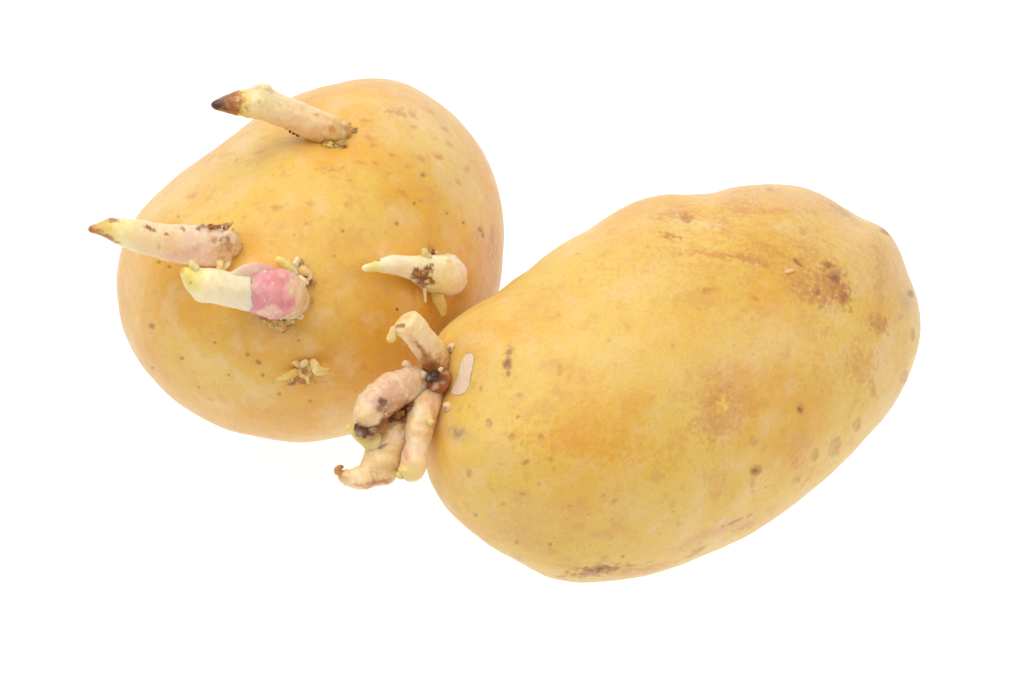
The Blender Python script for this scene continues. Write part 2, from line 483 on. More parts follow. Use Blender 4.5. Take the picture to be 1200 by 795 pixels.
def paint_right(px, py, P, front):
    col, relief = common_skin(P, px, py, 43, -0.12)
    # wispy scuffs running round the tuber
    q = P.copy(); q[:, 0] *= 0.28
    net = np.abs(fbm(q, 420, 4, 61, 0.65))
    zone = np.exp(-(((px - 900) / 190) ** 2 + ((py - 290) / 90) ** 2)) * front
    col = mix(col, TAN * [1, .88, .8], (1 - sstep(0.0, 0.14, net)) * 0.55 * zone)
    q2 = P.copy(); q2[:, 2] *= 0.3; q2[:, 1] *= 0.3
    net2 = np.abs(fbm(q2, 420, 4, 65, 0.65))
    zone2 = np.exp(-(((px - 1000) / 60) ** 2 + ((py - 400) / 110) ** 2)) * front
    col = mix(col, TAN * [1, .9, .8], (1 - sstep(0.0, 0.12, net2)) * 0.4 * zone2)
    relief = relief + 0.03 * net * zone
    D = 'spot'
    m = [(770, 430, 120, 70, 20, PALE * [1, 1, .8], 0.45, 'soft'), (740, 590, 80, 30, -10, PALE, 0.35, 'soft'), (610, 625, 70, 34, -35, TAN, 0.55, 'soft'), (1040, 430, 30, 60, 0, PALE, 0.5, 'soft'), (690, 520, 90, 28, -10, GOLD * [1, .93, .9], 0.6, 'smear'), (1000, 300, 60, 40, -30, PALE, 0.4, 'smear'), (910, 400, 60, 40, 0, PALE, 0.3, 'smear'), (760, 330, 60, 30, 20, PALE, 0.3, 'smear'),
         (870, 440, 60, 16, -10, TAN, 0.35, 'smear'), (740, 470, 40, 18, 10, GOLD, 0.4, 'smear'), (640, 350, 40, 18, 30, TAN, 0.25, 'smear'), (560, 640, 30, 14, -40, TAN, 0.5, 'smear'),
         (720, 400, 130, 110, 20, YEL * [1.02, 1, .85], 0.4, 'soft'), (780, 400, 70, 50, 0, YEL * [1.04, 1.04, .8], 0.4, 'soft'),
         (700, 560, 130, 50, 15, GOLD, 0.4, 'soft'), (740, 270, 80, 22, 20, PALE, 0.5, 'soft'),
         (930, 235, 110, 24, -8, ROSE * [1, .95, 1.05], 0.75, 'soft'), (1050, 330, 40, 70, 20, ROSE, 0.6, 'soft'), (1000, 270, 50, 24, -35, ROSE, 0.5, 'soft'), (865, 243, 26, 18, 0, BUFF, 0.4, 'smear'), (845, 260, 16, 12, 0, BUFF, 0.35, 'smear'),  # rose zones along top and right edge put peach rim sheen into the colour
         (900, 248, 60, 6, 0, TAN * [1, .85, .7], 0.5, 'smear'), (985, 247, 20, 8, -30, BUFF, 0.6, 'smear'),
         (902, 223, 7, 3, 0, BROWN * 1.6, 0.5, D), (1038, 272, 9, 4, -45, BROWN, 0.75, 'scab'), (940, 272, 10, 7, 0, TAN, 0.6, 'smear'),
         (805, 252, 16, 10, 10, BUFF, 0.55, 'smear'), (806, 253, 8, 6, 0, BUFF, 0.8, 'hole'), (808, 255, 4, 2.5, 10, BROWN * 1.6, 0.6, 'smear'),
         (787, 251, 16, 8, 25, TAN * [1, .85, .7], 0.6, 'smear'), (768, 258, 14, 5, 15, BUFF, 0.4, 'smear'),
         (782, 278, 11, 5, -10, BROWN * 1.5, 0.6, 'smear'), (797, 282, 6, 3.5, -20, BROWN * 1.4, 0.55, 'smear'),
         (828, 262, 26, 6, -15, PALE, 0.5, 'smear'), (835, 300, 62, 5, -6, TAN * [.95, .8, .7], 0.6, 'smear'),
         (825, 320, 40, 20, 0, TAN, 0.35, 'soft'), (826, 341, 12, 4, 8, BUFF, 0.65, 'smear'), (818, 352, 30, 12, 0, TAN, 0.4, 'smear'),
         (880, 350, 60, 25, -10, GOLD, 0.4, 'soft'), (940, 290, 40, 10, -15, TAN, 0.5, 'smear'),
         (905, 296, 44, 7, -18, BUFF, 0.35, 'smear'), (880, 305, 30, 6, -12, BUFF, 0.55, 'smear'), (950, 345, 26, 10, -35, BUFF, 0.7, 'scab'), (936, 322, 25, 18, -30, ORANGE * [1, 1.15, 1.7], 0.78, 'scab'), (988, 345, 10, 20, 20, BROWN * 1.4, 0.8, 'scab'), (974, 332, 20, 26, 25, BROWN * [1.75, 2.1, 2.1], 0.75, 'scab'),
         (978, 320, 12, 14, 20, BROWN * [1.4, 1.6, 1.7], 0.6, 'scab'), (955, 300, 20, 8, -30, TAN, 0.5, 'scab'),
         (981, 326, 6.5, 5.5, -30, BROWN * [1.05, 1.15, 1.5], 0.85, D), (972, 310, 6, 4.5, -30, BROWN * 1.2, 0.7, D),
         (960, 341, 3.6, 4.2, 0, DARK * 2, 0.75, D), (991, 348, 4, 7, 10, BROWN * 1.2, 0.6, D), (934, 308, 9, 2.4, -35, BROWN, 0.7, D),
         (926, 317, 8, 2, 10, PALE * 1.15, 0.8, D), (928, 320, 7, 2, 15, BROWN * 1.2, 0.6, D), (968, 350, 10, 3, -40, BROWN * 1.5, 0.5, D),
         (1031, 320, 9, 60, 3, ORANGE * [1, 1.15, 1.8], 0.45, 'smear'), (1031, 382, 13, 13, 0, BROWN * [1.5, 1.6, 1.7], 0.65, 'scab'),
         (1008, 430, 22, 30, 0, TAN * [.95, .85, .7], 0.5, 'smear'), (1062, 355, 14, 22, -10, GREY * 1.15, 0.6, 'soft'),
         (1066, 345, 4.5, 5, 40, DARK * 1.8, 0.7, D), (1070, 392, 2.5, 8, 0, BROWN * 1.3, 0.6, 'ring'),
         (1055, 372, 8, 6, 0, GREY, 0.35, 'smear'),
         (1022, 455, 4, 10, 2, BUFF, 0.6, 'ring'), (1060, 442, 4, 8, -12, BUFF, 0.6, 'ring'), (1003, 497, 4, 8, -18, BUFF * .85, 0.6, 'ring'),
         (978, 524, 6.5, 12, -20, BUFF * .9, 0.65, 'ring'), (955, 533, 4.5, 8.5, -12, BUFF * .8, 0.65, 'ring'),
         (938, 479, 5.5, 7.5, 0, BUFF, 0.7, 'ring'), (938, 480, 3, 4, 0, BROWN * .8, 0.85, D),
         (885, 551, 8, 6.5, 15, BROWN * [1.15, 1.2, 1.3], 0.75, 'ring'), (884, 552, 5, 3.5, 15, BROWN * .8, 0.7, D),
         (881, 568, 5, 14, 5, TAN * [.95, .8, .6], 0.55, 'smear'), (932, 540, 7, 9, -15, TAN * [.95, .8, .6], 0.6, 'smear'),
         (935, 563, 5, 3, 40, BROWN * 1.6, 0.5, 'smear'), (940, 515, 14, 18, 0, TAN, 0.4, 'smear'),
         (846, 478, 42, 46, 0, TAN * [.97, .88, .75], 0.5, 'smear'), (858, 462, 16, 28, 30, BUFF, 0.25, 'smear'), (836, 500, 26, 20, 0, BUFF, 0.35, 'smear'),
         (838, 470, 14, 16, 0, BUFF, 0.35, 'smear'), (849, 474, 8, 10, -20, YEL * [1.1, 1.15, 1.0], 0.75, 'smear'),
         (882, 517, 5, 8, 0, BUFF, 0.4, 'smear'), (838, 560, 22, 16, 0, TAN, 0.4, 'smear'), (880, 470, 8, 22, 20, TAN, 0.4, 'smear'),
         (595, 424, 6, 22, -5, BROWN * 1.5, 0.55, 'smear'), (594, 426, 6.5, 7, 0, BROWN * .85, 0.8, D), (596, 412, 4, 5, 0, BROWN * 1.1, 0.6, D),
         (595, 438, 3, 4.5, 0, BROWN, 0.7, D), (600, 408, 5, 3, 0, BROWN * 1.4, 0.4, D),
         (657, 434, 5, 8, -10, BUFF, 0.5, D), (573, 496, 4, 5.5, 20, BROWN * 1.5, 0.65, 'ring'), (600, 512, 4, 4, 0, BROWN * 1.6, 0.7, 'ring'),
         (634, 513, 4, 4.5, 0, BROWN * 1.6, 0.65, 'ring'), (550, 555, 4, 5, 0, BUFF * .85, 0.7, 'ring'), (616, 542, 6, 4, 30, BUFF * .9, 0.7, D),
         (607, 489, 2.4, 2.4, 0, BROWN * 1.3, 0.7, D), (563, 455, 2.6, 4, 0, BROWN * 1.6, 0.55, D), (549, 476, 2.2, 4, 0, BROWN * 1.6, 0.5, D),
         (612, 578, 4, 2.4, 0, BUFF * .85, 0.6, D), (558, 603, 4, 3, -30, GREY * .9, 0.6, D), (645, 539, 3, 4, 0, BUFF, 0.5, D), (590, 590, 4, 2, 20, BROWN * 1.6, 0.5, D),
         (645, 639, 2.4, 2.4, 0, BROWN, 0.7, D), (606, 636, 3.5, 4, 0, BROWN * 1.3, 0.55, D), (729, 652, 3.4, 2.4, 0, BROWN * 1.2, 0.6, D),
         (535, 508, 20, 15, -15, np.array([0.40, 0.255, 0.19]), 0.85, 'soft'), (534, 508, 8, 6, -15, np.array([0.34, 0.21, 0.17]), 0.6, 'smear'), (548, 516, 14, 10, 0, GREY * 1.2, 0.4, 'soft'), (530, 560, 20, 40, 10, ORANGE * [1, 1.2, 1.4], 0.35, 'soft'),
         (700, 669, 42, 7, 8, BROWN * 1.25, 0.75, 'scab'), (705, 667, 20, 4, 5, DARK * 1.8, 0.5, 'scab'), (750, 668, 45, 6, 12, TAN * [.9, .75, .7], 0.6, 'smear'),
         (840, 622, 60, 9, 20, ROSE * [.95, .8, .8], 0.6, 'smear'), (860, 612, 24, 2, 22, BROWN * 1.3, 0.6, 'smear'), (815, 647, 14, 3.5, 25, BROWN * 1.4, 0.65, 'smear'),
         (872, 618, 14, 3, 25, BROWN * 1.6, 0.5, 'smear'), (845, 612, 14, 3, 10, PALE, 0.6, 'smear'), (608, 655, 10, 5, -35, GREY, 0.4, 'smear'),
         (620, 400, 10, 40, 20, PALE, 0.25, 'smear'), (560, 420, 22, 60, 5, TAN * [1.05, 1, .8], 0.45, 'soft'), (640, 600, 90, 30, -20, PALE, 0.3, 'soft')]
    apply_marks(col, relief, px, py, P, front, m)
    scatter_pores(col, relief, P, 33, 70, 0.0006, BUFF * .9, 0.6)
    scatter_pores(col, relief, P, 34, 700, 0.00026, BROWN * 1.3, 0.55)
    return col, relief


LEFT = [(340, 115), (363, 106), (397, 97.5), (424, 92.5), (452.6, 93), (478, 99.5), (506, 114.6), (531, 133), (550, 154),
        (566, 177.5), (578, 206), (586, 237), (590, 269), (589.4, 300), (586, 335), (576, 375), (555, 415), (525, 450), (490, 477),
        (455, 496), (430, 504), (407, 510), (380, 516), (355, 519), (330, 517), (300, 511), (270, 504), (242, 492), (212, 475),
        (190, 457), (167, 432), (152, 407), (142, 380), (138, 352), (136.5, 331), (140, 300), (148, 275), (160.5, 255), (193, 220),
        (230, 189), (252, 173), (277, 155), (294, 142), (318, 126)]
RIGHT = [(513, 394), (531, 376), (556, 359), (580, 346), (620, 315), (650, 292), (690, 270), (720, 249), (741, 239), (768, 232),
         (802, 228), (832, 225.5), (853, 220), (887, 216), (910.5, 215.3), (938, 218.7), (965, 229), (988.6, 244), (1005.6, 252.7),
         (1019, 257.7), (1036, 268), (1046, 280), (1055, 298.5), (1061.6, 319), (1070, 339), (1075, 356), (1078.5, 380), (1077, 404),
         (1069, 431), (1057, 459), (1040, 485), (1014, 513), (984, 545), (950, 575.5), (920, 598), (893, 616), (855.5, 636),
         (824, 650), (780, 667), (761, 673), (715.6, 680.7), (675, 683.4), (643, 677.5), (607, 659), (579.7, 643.5), (552.5, 623),
         (525, 598), (509.5, 575.6), (500.4, 557), (497, 530), (499, 500), (504, 460), (507, 425)]

left_root, left_tuber, left_bvh, zl = make_tuber(
    "left", LEFT, (365, 306), 240, 285, 50, 0.25, 0.0, [(250, 300, 50, .5), (340, 360, 40, -.6), (400, 165, 28, -.9), (275, 295, 26, -.8), (510, 325, 30, -.8), (355, 434, 22, -.7)],
    paint_left, 3, "sprouted_potato", "round yellow potato at the back with pale sprouts spread over its front")
right_root, right_tuber, right_bvh, zr = make_tuber(
    "right", RIGHT, (785, 450), 185, 165, 24, 0.7, 0.0205, [(805, 252, 22, -.9), (780, 245, 40, .5), (848, 475, 40, -.7), (955, 330, 30, -.35), (835, 245, 18, -.5), (1012, 262, 14, -.5), (515, 450, 26, -1.2)],
    paint_right, 9, "sprouted_potato", "long oval potato lying in front with twisted stubby sprouts bunched at its left end")
ov = left_bvh.overlap(right_bvh)
print("potato overlap pairs:", len(ov))
print("gap mm", min(left_bvh.find_nearest(left_tuber.parent.location * 0 + (right_root.location + right_tuber.location + v.co))[3] for v in list(right_tuber.data.vertices)[::7]) * 1000)


# ------------------------------------------------------------------ sprouts
CAM = Vector(ORG + TO * DIST)


def surf(bvh, px, py):
    t = Vector(place(px, py, 0.0))
    hit, nrm, _, _ = bvh.ray_cast(CAM, (t - CAM).normalized())
    if hit is None:
        hit, nrm, _, _ = bvh.find_nearest(t)
    return float(unplace(np.array(hit)[None])[2][0])


CREAM = np.array([0.89, 0.685, 0.39])
IVORY = np.array([0.91, 0.785, 0.53])
LEMON = np.array([0.80, 0.62, 0.16])
BLUSH = np.array([0.84, 0.60, 0.42])
PINK = np.array([0.76, 0.30, 0.29])
MAUVE = np.array([0.52, 0.29, 0.22])
STRAW = np.array([0.76, 0.48, 0.16])


def tube(name, path, n0, parent, colors, mat=None, spots=(), bumps=(), rough=0.06, seed=0, seg=64, rings=130, frill=0.0, on=None,
         wart=0.0, jag=None, cap=1.0, label=None, round_start=True, flat=1.0):
    """Tapered fleshy shoot. path rows: px, py, height over n0 in px, radius in px. colors: (t, rgb) stops.
    spots: (px, py, rx, ry, rot, rgb, strength) pigment marks on its near side; bumps: (px, py, r, px height)."""
    S = catmull(path, rings)
    rad = np.maximum(S[:, 3], 0.3)
    t = np.linspace(0, 1, rings)
    Lpx = np.linalg.norm(np.diff(S[:, :3], axis=0), axis=1).sum()
    ce = min(0.45, rad[-1] * cap / Lpx + 0.02)
    cs = min(0.3, rad[0] * 0.8 / Lpx + 0.02)
    rad = rad * np.sqrt(np.clip(1 - np.clip((t - (1 - ce)) / ce, 0, 1) ** 2, 0, 1))
    if round_start:
        rad = rad * np.sqrt(np.clip(1 - np.clip((cs - t) / cs, 0, 1) ** 2, 0, 1))
    if on is not None:                                     # heights counted from the skin under each point
        path = [list(p) for p in path]
        for p in path: p[2] += (surf(on, p[0], p[1]) - n0) / K
        S[:, 2] = catmull(path, rings)[:, 2]
    P = place(S[:, 0], S[:, 1], n0 + S[:, 2] * K)
    T = np.gradient(P, axis=0); T /= np.linalg.norm(T, axis=1)[:, None] + 1e-12
    V, tt, aa = [], [], []
    ref = TO.copy()
    ang = np.linspace(0, 2 * math.pi, seg, endpoint=False)
    for k in range(rings):
        a = ref - T[k] * (ref @ T[k]); a /= np.linalg.norm(a); ref = a
        b = np.cross(T[k], a)
        ringp = P[k] + (np.cos(ang)[:, None] * a * flat + np.sin(ang)[:, None] * b) * rad[k] * K
        V.append(ringp); tt += [t[k]] * seg; aa += list(ang)
    V = np.vstack(V); tt = np.array(tt); rr = np.repeat(rad, seg) * K
    ctr = np.repeat(P, seg, axis=0)
    out = V - ctr; out /= np.linalg.norm(out, axis=1)[:, None] + 1e-9
    d = rr * rough * (1.6 * fbm(V, 260, 3, seed) + 0.6 * fbm(V, 900, 2, seed + 3))
    d = d + rr * 0.03 * np.sin(tt * 9 + 2 * fbm(V, 200, 2, seed + 6)) * sstep(0.2, 0.5, tt)      # faint nodes
    d = d + frill * rr * fbm(V, 800, 3, seed + 8, 0.7) * np.exp(-(tt / 0.12) ** 2)
    d = d + 0.12 * K * fbm(V, 1900, 3, seed + 12, 0.7)
    px, py, n = unplace(V)
    near = sstep(-0.3, 0.3, (V - ctr) @ TO / (rr + 1e-9))
    for (bx, by, br, bh) in bumps:
        d = d + bh * K * np.exp(-((px - bx) ** 2 + (py - by) ** 2) / (br * br))
    stops = np.array([c[0] for c in colors]); cols = np.array([c[1] for c in colors])
    tj = tt + (0.035 * fbm(V, 800, 3, seed + 9, .7) if jag is None else jag * fbm(V * [1, 1, 1], 1100, 3, seed + 9, .8))
    col = np.stack([np.interp(tj, stops, cols[:, k]) for k in range(3)], 1)
    b1 = fbm(V, 500, 3, seed + 20)
    col = mix(col, IVORY, sstep(0.1, 0.6, b1) * 0.28)
    col = mix(col, col.mean(0) * [.95, .82, .65], sstep(0.15, 0.6, -b1) * 0.28)
    if wart > 0:
        r = np.random.default_rng(seed + 1)
        for k in r.integers(seg * 6, len(V) - seg * 6, int(wart)):
            dd = np.sqrt(((V - V[k]) ** 2).sum(1)) / (K * r.uniform(0.9, 1.7))
            w = 1 - sstep(0.3, 1.1, dd)
            d = d + w * K * 0.7
            col = mix(col, IVORY * 1.05, w * 0.8)
    for i, (sx, sy, srx, sry, rot, rgb, st) in enumerate(spots):
        w, _ = mark_mask(px, py, V, sx, sy, srx, sry, rot, 0.5, 1.0, seed * 7 + i)
        col = mix(col, rgb, np.clip(w * st * near, 0, 1))
    V = V + out * d[:, None]
    F = []
    for k in range(rings - 1):
        for j in range(seg):
            j2 = (j + 1) % seg
            F.append((k * seg + j, k * seg + j2, (k + 1) * seg + j2, (k + 1) * seg + j))
    i0 = len(V)
    V = np.vstack([V, P[0], P[-1]]); col = np.vstack([col, col[0], col[-1]])
    for j in range(seg):
        F.append((i0, (j + 1) % seg, j)); F.append((i0 + 1, (rings - 1) * seg + j, (rings - 1) * seg + (j + 1) % seg))
    F = [f[::-1] for f in F] if np.dot(np.cross(V[F[seg * 5][1]] - V[F[seg * 5][0]], V[F[seg * 5][3]] - V[F[seg * 5][0]]), V[F[seg * 5][0]] - P[5]) < 0 else F
    return link_mesh(name, V, F, mat or M_SPROUT, parent, np.clip(col, 0.005, 0.95), origin=P[0], label=label)


def small(name, path, n0, parent, colors, seed=0, **kw):
    kw.setdefault('rough', 0.17)
    return tube(name, path, n0, parent, colors, mat=M_NUB, seed=seed, seg=24, rings=40, **kw)


def nubs(name, items, n0, parent, seed=0, cols=(STRAW * [1.05, 1.05, .9], CREAM * [1, .9, .6], STRAW * [.9, .8, .7]), on=None):
    """crumbly root initials: little lumpy knobs, too small to pick apart; one joined part"""
    r = np.random.default_rng(seed)
    base_v, base_f = cube_sphere(5)
    Vs, Fs, Cs, off = [], [], [], 0
    for (x, y, h, rad) in items:
        st = r.uniform(0.55, 1.6, 3)
        c = place(x, y, (n0 if on is None else surf(on, x, y)) + h * K)
        v = base_v * st
        v = v * (1 + 0.7 * np.array([vnoise(base_v + r.uniform(0, 50), 1.3, seed)]).T) * rad * K + c
        Vs.append(v); Fs += [tuple(int(q) + off for q in f) for f in base_f]; off += len(v)
        cc = np.tile(cols[r.integers(0, len(cols))] * r.uniform(0.75, 1.05), (len(v), 1))
        top = sstep(0.3, 0.9, base_v @ r.normal(size=3))
        if r.random() < 0.35: cc = mix(cc, BROWN, top * 0.8)
        Cs.append(cc)
    V = np.vstack(Vs)
    return link_mesh(name, V, Fs, M_NUB, parent, np.clip(np.vstack(Cs), 0.01, 0.95), origin=V.mean(0), kind="stuff")


def arc(x0, y0, x1, y1, count, jit, r0, r1, h0, h1, seed):
    r = np.random.default_rng(seed)
    out = []
    for k in range(count):
        t = r.random()
        out.append((x0 + (x1 - x0) * t + r.normal() * jit, y0 + (y1 - y0) * t + r.normal() * jit, r.uniform(h0, h1), r.uniform(r0, r1)))
    return out


L = left_root
# --- top sprout with a brown dried tip
n = surf(left_bvh, 394, 158)
s = tube("sprout", [(402, 165, -14, 10), (392, 157, 2, 16.5), (372, 148, 16, 17.5), (340, 134, 34, 18), (310, 124, 48, 17.5), (288, 122, 57, 15),
                    (270, 122, 63, 11), (256, 123, 67, 7), (247, 123.5, 70, 3.5)], n, L,
         [(0, STRAW), (.12, STRAW * [1.03, 1.08, 1.2]), (.3, CREAM * [1, .93, .9]), (.5, CREAM), (.72, IVORY * [1, 1, .8]), (.79, LEMON), (.815, ORANGE * .75), (.89, BROWN), (.93, DARK), (1, DARK * .4)],
         spots=[(389, 151, 5, 5, 0, ORANGE, .75), (302, 120, 3, 2, 0, STRAW * .8, .6), (371, 134, 3, 2, 0, STRAW * .8, .6), (383, 166, 14, 4, 15, ORANGE * .8, .7), (260, 121, 5, 4, 0, DARK, .6), (253, 125, 6, 3, 20, DARK * .6, .7)],
         bumps=[(306, 108, 14, 7), (282, 112, 10, 2), (385, 140, 10, 2.5)], jag=0.085, frill=.25, seed=1, label="pale sprout with a dried dark brown tip")
small("bract", [(318, 112, 56, 4), (311, 105, 60, 6), (300, 105, 62, 5), (292, 110, 63, 2)], n, s, [(0, CREAM), (1, IVORY)], seed=2, flat=.6)
nubs("root_nubs", [(340, 153, 18, 2.6), (345, 156, 16, 2.4), (349, 158, 14, 2.2), (337, 151, 18, 2)], n, s, 3, (BROWN, STRAW, DARK * 2))
nubs("root_nubs", arc(376, 165, 402, 169, 20, 2.0, 1.6, 3.6, 0, 4, 4) + arc(401, 167, 412, 148, 20, 2.4, 1.8, 3.6, 0, 4, 5), n, s, 6, (STRAW, CREAM, STRAW * .85, LEMON), on=left_bvh)
small("bract", [(398, 150, 6, 4), (404, 146, 10, 4), (409, 147, 11, 2)], n, s, [(0, CREAM), (1, STRAW)], seed=7)
small("bract", [(400, 158, 2, 5), (407, 156, 6, 4.4), (411, 153, 7, 2)], n, s, [(0, STRAW), (1, ORANGE)], seed=8)

# --- left sprout with a flared base
n = surf(left_bvh, 262, 290)
s = tube("sprout", [(272, 289, -18, 21), (262, 288, 4, 22.5), (240, 288, 18, 22.5), (215, 287, 28, 21.5), (185, 282, 40, 20), (158, 275.5, 50, 18), (138, 271, 58, 14),
                    (121, 268.5, 62, 8.4), (110, 268.5, 65, 5.2), (103, 269, 67, 4)], n, L,
         [(0, STRAW), (.1, BLUSH * [.98, .97, .92]), (.18, BLUSH * [1, 1.0, 1.0]), (.32, BLUSH * [1.02, 1.06, 1.05]), (.45, CREAM * [1, .98, .95]), (.62, CREAM), (.78, IVORY * [1, 1, .75]), (.88, LEMON), (.95, STRAW * .8), (1, BROWN)],
         spots=[(131, 259, 9, 3, 0, BROWN * 1.1, .85), (130, 280, 12, 3, -32, ORANGE * .6, .85), (118, 276, 8, 2.5, -30, BROWN, .7), (116, 270, 2.2, 2, 0, BROWN, .8), (106, 270, 5, 5, 0, BROWN * .9, .8),
                (174, 267, 11, 3, -28, BROWN * .9, .9), (195, 275, 3, 2.6, 0, BROWN, .8), (214, 268, 3, 2.6, 0, BROWN, .75), (233, 268, 3.4, 3, 0, DARK * 1.5, .85), (224, 261, 6, 4, 0, BUFF, .5),
                (251, 282, 5, 4, 30, ORANGE * .8, .75), (258, 281, 3, 2.5, 0, BROWN, .8), (250, 268, 7, 3, 25, ORANGE * .7, .8), (208, 301, 22, 6, 8, PINK * [1, 1.25, 1.2], .4), (186, 290, 2, 5, 0, LEMON * .8, .6),
                (222, 294, 24, 9, 5, PINK * [1, 1.4, 1.3], .25), (266, 270, 8, 5, 30, BROWN, .85), (262, 296, 10, 14, 0, STRAW * .9, .6), (268, 284, 7, 9, 0, ORANGE * .8, .7), (245, 265, 14, 3, 0, BROWN * 1.2, .7)],
         bumps=[(128, 259, 8, 2.5), (268, 272, 8, 4), (264, 308, 8, 3)], rough=.05, frill=.24, seed=11, label="cream sprout with blushed flared base and yellow tip")
small("bract", [(252, 272, 12, 3), (262, 266, 14, 3.6), (269, 263, 15, 2.6), (273, 259, 15, 1.2)], n, s, [(0, STRAW), (.5, BROWN), (1, STRAW)], seed=12)
small("bract", [(262, 276, 22, 3.4), (269, 272, 24, 3.6), (273, 266, 24, 2)], n, s, [(0, CREAM), (1, STRAW)], seed=18)
small("bract", [(268, 290, 22, 4), (273, 281, 24, 4.5), (268, 274, 28, 4), (259, 278, 30, 2)], n, s, [(0, CREAM), (1, BLUSH)], seed=13)
small("bract", [(255, 303, 22, 4), (258, 311, 28, 4.4), (255, 318, 28, 2.4)], n, s, [(0, CREAM), (1, LEMON)], seed=14)
small("bract", [(266, 300, 14, 4), (266, 309, 20, 4), (261, 317, 22, 2)], n, s, [(0, IVORY), (1, LEMON)], seed=15)
nubs("root_nubs", arc(262, 316, 272, 268, 30, 2.2, 1.6, 3.6, 1, 8, 16), n, s, 17, (STRAW, BROWN * 1.3, CREAM * [1, .9, .6], LEMON), on=left_bvh)
nubs("root_nubs", arc(232, 266, 264, 266, 9, 1.6, 1.2, 2.2, 24, 30, 19), n, s, 20, (STRAW, BUFF, BROWN))

# --- pink sheathed sprout
n = surf(left_bvh, 338, 352)
s = tube("sprout", [(352, 358, -18, 14), (343, 353, -2, 22), (326, 347, 14, 26), (306, 343, 26, 25), (290, 341, 34, 22.5), (265, 338.5, 46, 20), (243, 334, 56, 19),
                    (228, 328, 62, 14), (219, 321, 66, 8), (213, 315, 69, 4)], n, L,
         [(0, STRAW), (.1, BLUSH), (.3, PINK), (.42, IVORY), (.6, IVORY), (.8, IVORY * [1, 1.03, .95]), (.9, LEMON * [1, 1.1, 1.2]), (1, LEMON * [1, 1.05, .9])],
         spots=[(213, 316, 4, 4, 0, ORANGE, .7), (224, 331, 2.4, 2, 0, LEMON * .6, .7), (224, 318, 9, 6, 30, LEMON * [1, 1.1, .8], .6)],
         bumps=[(232, 352, 10, 3), (226, 309, 5, 2)], seed=21, label="ivory sprout wrapped at its base in a bright pink sheath")
sh = tube("sheath", [(350, 355, 2, 18), (341, 350, 12, 24), (327, 345, 22, 28.5), (311, 341, 31, 28), (300, 339.5, 36, 25.5), (291, 338.5, 41, 22.8), (284, 338, 44, 20.0)], n, s,
          [(0, STRAW), (.12, STRAW * [1, 1, 1.3]), (.28, BLUSH), (.36, PINK * [1.04, 1.2, 1.25]), (.55, PINK * [1.05, 1.0, 1.08]), (.78, PINK * [1.05, 1.12, 1.2]), (.86, PINK * [1.06, 1.4, 1.4]), (1, BLUSH)],
          spots=[(335, 361, 15, 9, 50, PINK * [1, .72, 1.0], .75), (300, 355, 9, 12, 20, PINK * [1, .78, .95], .7), (304, 325, 14, 7, -35, PINK * [1, .85, 1], .7), (316, 366, 16, 6, 10, BLUSH * 1.08, .8), (345, 340, 8, 16, 15, BLUSH * [1, 1, .8], .8), (294, 330, 1.6, 5, -10, BROWN, .8), (322, 342, 10, 8, 0, PINK * [1.05, 1.35, 1.3], .5)],  # thin brown spot paints the dark gap at the sheath's edge
          rough=.05, wart=60, jag=.015, seed=22, label="bright pink sheath around the sprout's base")
small("bract", [(322, 325, 34, 9), (306, 319, 42, 10), (291, 318, 48, 8.5), (279, 320.5, 51, 5.5), (269, 323, 52, 2)], n, s, [(0, PINK * [1.04, 1.2, 1.2]), (.45, BLUSH * [1.0, .9, .95]), (.7, BLUSH * [1.04, 1, 1.05]), (1, IVORY)], seed=23, flat=.5, rough=.1)
small("bract", [(232, 318, 66, 4), (226, 311, 68, 4.5), (222, 305, 69, 2)], n, s, [(0, IVORY), (1, LEMON * [1, 1.05, 1.2])], seed=24)
nubs("root_nubs", arc(308, 371, 334, 384, 34, 2.2, 1.6, 4.0, 0, 7, 25) + arc(330, 385, 358, 352, 40, 2.6, 1.6, 4.0, 0, 7, 26), n, s, 27, on=left_bvh)
small("rootlet", [(328, 375, 4, 3.5), (331, 383, 5, 4.5), (334, 388, 4, 2.6)], n, s, [(0, CREAM), (.6, STRAW), (1, ORANGE)], seed=28)
small("rootlet", [(344, 366, 2, 3), (352, 371, 4, 3.4), (355, 374, 4, 1.8)], n, s, [(0, IVORY), (1, BLUSH)], seed=29)
small("rootlet", [(350, 358, 0, 4), (355, 359, 4, 4.4), (357, 362, 4, 2.4)], n, s, [(0, STRAW), (1, LEMON)], seed=30)

# --- small leafy bud beside the pink sprout
n = surf(left_bvh, 346, 320)
s = tube("bud", [(352, 326, -8, 8), (346, 321, 2, 10), (340, 315, 8, 8.5), (332, 308, 14, 6), (323, 303, 18, 3)], n, L,
         [(0, STRAW), (.4, CREAM), (.6, LEMON), (1, LEMON * [1, 1.08, 1.2])], seed=31, rings=40, seg=24, rough=.12)
small("bract", [(344, 314, 8, 4), (347, 307, 12, 4), (349, 301, 13, 1.6)], n, s, [(0, CREAM), (1, IVORY)], seed=32)
small("bract", [(350, 316, 6, 5), (356, 318, 10, 5), (363, 322, 10, 3.6), (362, 329, 10, 1.6)], n, s, [(0, STRAW), (1, CREAM)], seed=33)
small("bract", [(348, 326, 6, 5), (355, 329, 9, 5), (362, 333, 8, 1.8)], n, s, [(0, IVORY), (1, CREAM)], seed=34)
nubs("root_nubs", arc(330, 322, 356, 334, 24, 2.4, 1.6, 3.6, 1, 6, 35) + arc(348, 304, 364, 330, 22, 2.2, 1.6, 3.4, 1, 7, 36), n, s, 37, on=left_bvh)

